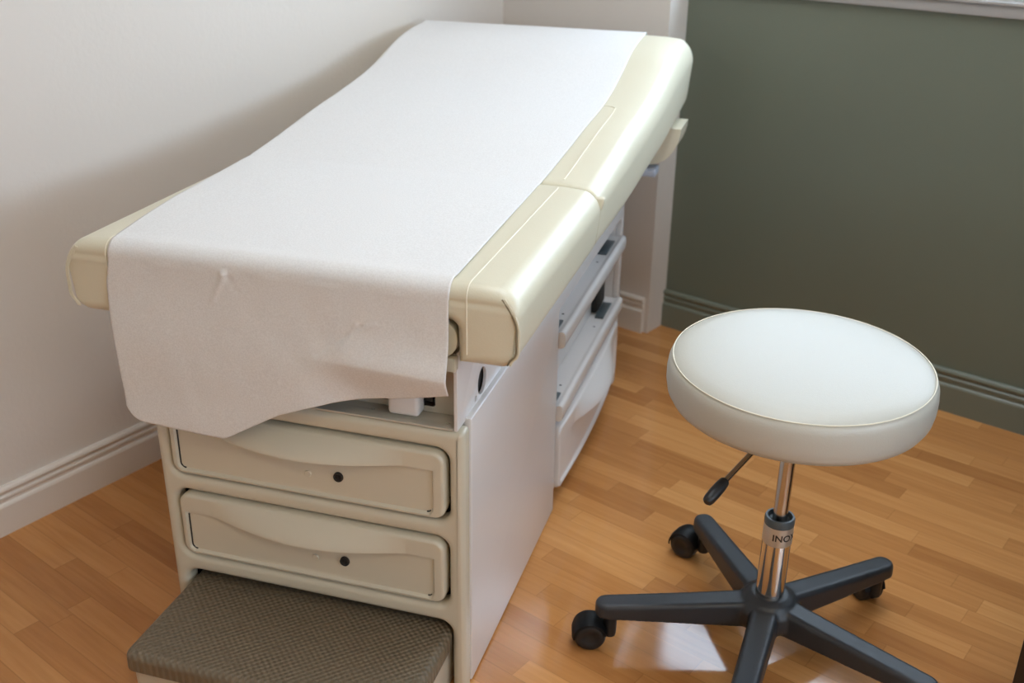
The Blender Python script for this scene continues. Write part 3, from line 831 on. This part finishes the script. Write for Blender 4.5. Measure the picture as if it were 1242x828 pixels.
# ------------------------------------------------------------------ dark cabinet at the right edge
CX, CY = .949, .602
Cb = thing('cabinet', 'black-brown wooden cabinet cut off by the right edge, near the stool', 'cabinet', (CX, CY, 0))
bm = bmesh.new()
add_box(bm, 0, .018, 0, .42, 0, .70, .0015); add_box(bm, .462, .48, 0, .42, 0, .70, .0015)
add_box(bm, .0185, .4615, .405, .42, .05, .70, .001); add_box(bm, .0185, .4615, .02, .4045, .05, .066, .001); add_box(bm, .0185, .4615, .03, .045, 0, .0495, .001)
frombm('body', bm, M['wood'], Cb)
box('top', -.006, .486, -.008, .425, .7005, .722, M['wood'], Cb, bev=.003)
for x0, x1, hx in ((.020, .239, .215), (.241, .460, .265)):
    d = box('door', x0, x1, .001, .0185, .07, .698, M['wood'], Cb, bev=.002)
    bm = bmesh.new(); tube(bm, [(hx, .001, .60), (hx, -.02, .60), (hx, -.02, .50), (hx, .001, .50)], .004, 10); frombm('handle', bm, M['handle'], d)

# ------------------------------------------------------------------ light: sky through the window, portal in the opening
w = bpy.data.worlds.new('sky'); sc.world = w; w.use_nodes = True
bg = w.node_tree.nodes['Background']; bg.inputs[0].default_value = (.70, .84, 1.05, 1); bg.inputs[1].default_value = 14
L = bpy.data.lights.new('window_portal', 'AREA'); L.shape = 'RECTANGLE'; L.size = WX1 - WX0; L.size_y = WZ1 - WZ0; L.cycles.is_portal = True
o = bpy.data.objects.new('window_portal', L); COL.objects.link(o)
o.location = ((WX0 + WX1) / 2, YG + .075, (WZ0 + WZ1) / 2); o.rotation_euler = (-PI / 2, 0, 0)
L = bpy.data.lights.new('window_portal', 'AREA'); L.shape = 'RECTANGLE'; L.size = W2[1] - W2[0]; L.size_y = W2[3] - W2[2]; L.cycles.is_portal = True
o = bpy.data.objects.new('window_portal', L); COL.objects.link(o)
o.location = (XR + .105, (W2[0] + W2[1]) / 2, (W2[2] + W2[3]) / 2); o.rotation_euler = (PI / 2, 0, PI / 2)
EA, EB = 10.4, 6.6
# two added ceiling troffers, unseen, placed to set how the light falls
def emis(name, col, st):
    m = bpy.data.materials.new(name); m.use_nodes = True
    p_ = m.node_tree.nodes['Principled BSDF']; p_.inputs['Base Color'].default_value = (.8, .8, .8, 1)
    p_.inputs['Emission Color'].default_value = col + (1,); p_.inputs['Emission Strength'].default_value = st
    return m
LAMPS = ((.40, .72, .62, 1.22, EA, (.83, .90, .97), 'added, unseen white rectangular ceiling light over the stool'), (1.85, -1.1, 1.22, .62, EB, (1, .86, .62), 'added, unseen white rectangular ceiling light behind the camera position'))
for lx, ly, sx_, sy_, st_e, lcol, lab in LAMPS:
    cl = thing('added_ceiling_lamp', lab, 'lamp', (lx, ly, ZC))
    plate('lamp_frame', [rrect(-sx_ / 2 - .03, sx_ / 2 + .03, -sy_ / 2 - .03, sy_ / 2 + .03, .006), rrect(-sx_ / 2, sx_ / 2, -sy_ / 2, sy_ / 2, .004)], .03, .003, TOP(-.0155), M['whitep'], cl)
    box('diffuser', -sx_ / 2 + .001, sx_ / 2 - .001, -sy_ / 2 + .001, sy_ / 2 - .001, -.022, -.003, emis('lamp_diffuser', lcol, st_e), cl, bev=.003)

# ------------------------------------------------------------------ camera
cam = bpy.data.cameras.new('camera'); co = bpy.data.objects.new('camera', cam); COL.objects.link(co); sc.camera = co
cam.sensor_fit = 'HORIZONTAL'; cam.sensor_width = 36; cam.lens = 1285.12 / 1242 * 36
Rm = Matrix(((.77719, -.269337, .568711), (.629129, .313789, -.711149), (.013084, .910491, .413321)))
co.matrix_world = Matrix.Translation((1.14103, -.91028, 1.25723)) @ Rm.to_4x4()
cam.clip_start = .05
cam.dof.use_dof = True; cam.dof.focus_distance = 1.62; cam.dof.aperture_fstop = 4.5

sc.view_settings.view_transform = 'Standard'; sc.view_settings.look = 'None'; sc.view_settings.gamma = 1; sc.view_settings.use_curve_mapping = False
sc.view_settings.exposure = -0.11
sc.cycles.use_denoising = True
sc.cycles.max_bounces = 10; sc.cycles.diffuse_bounces = 6; sc.cycles.glossy_bounces = 4; sc.cycles.transmission_bounces = 6; sc.cycles.transparent_max_bounces = 8
sc.cycles.caustics_reflective = False; sc.cycles.caustics_refractive = False
sc.cycles.sample_clamp_indirect = 40
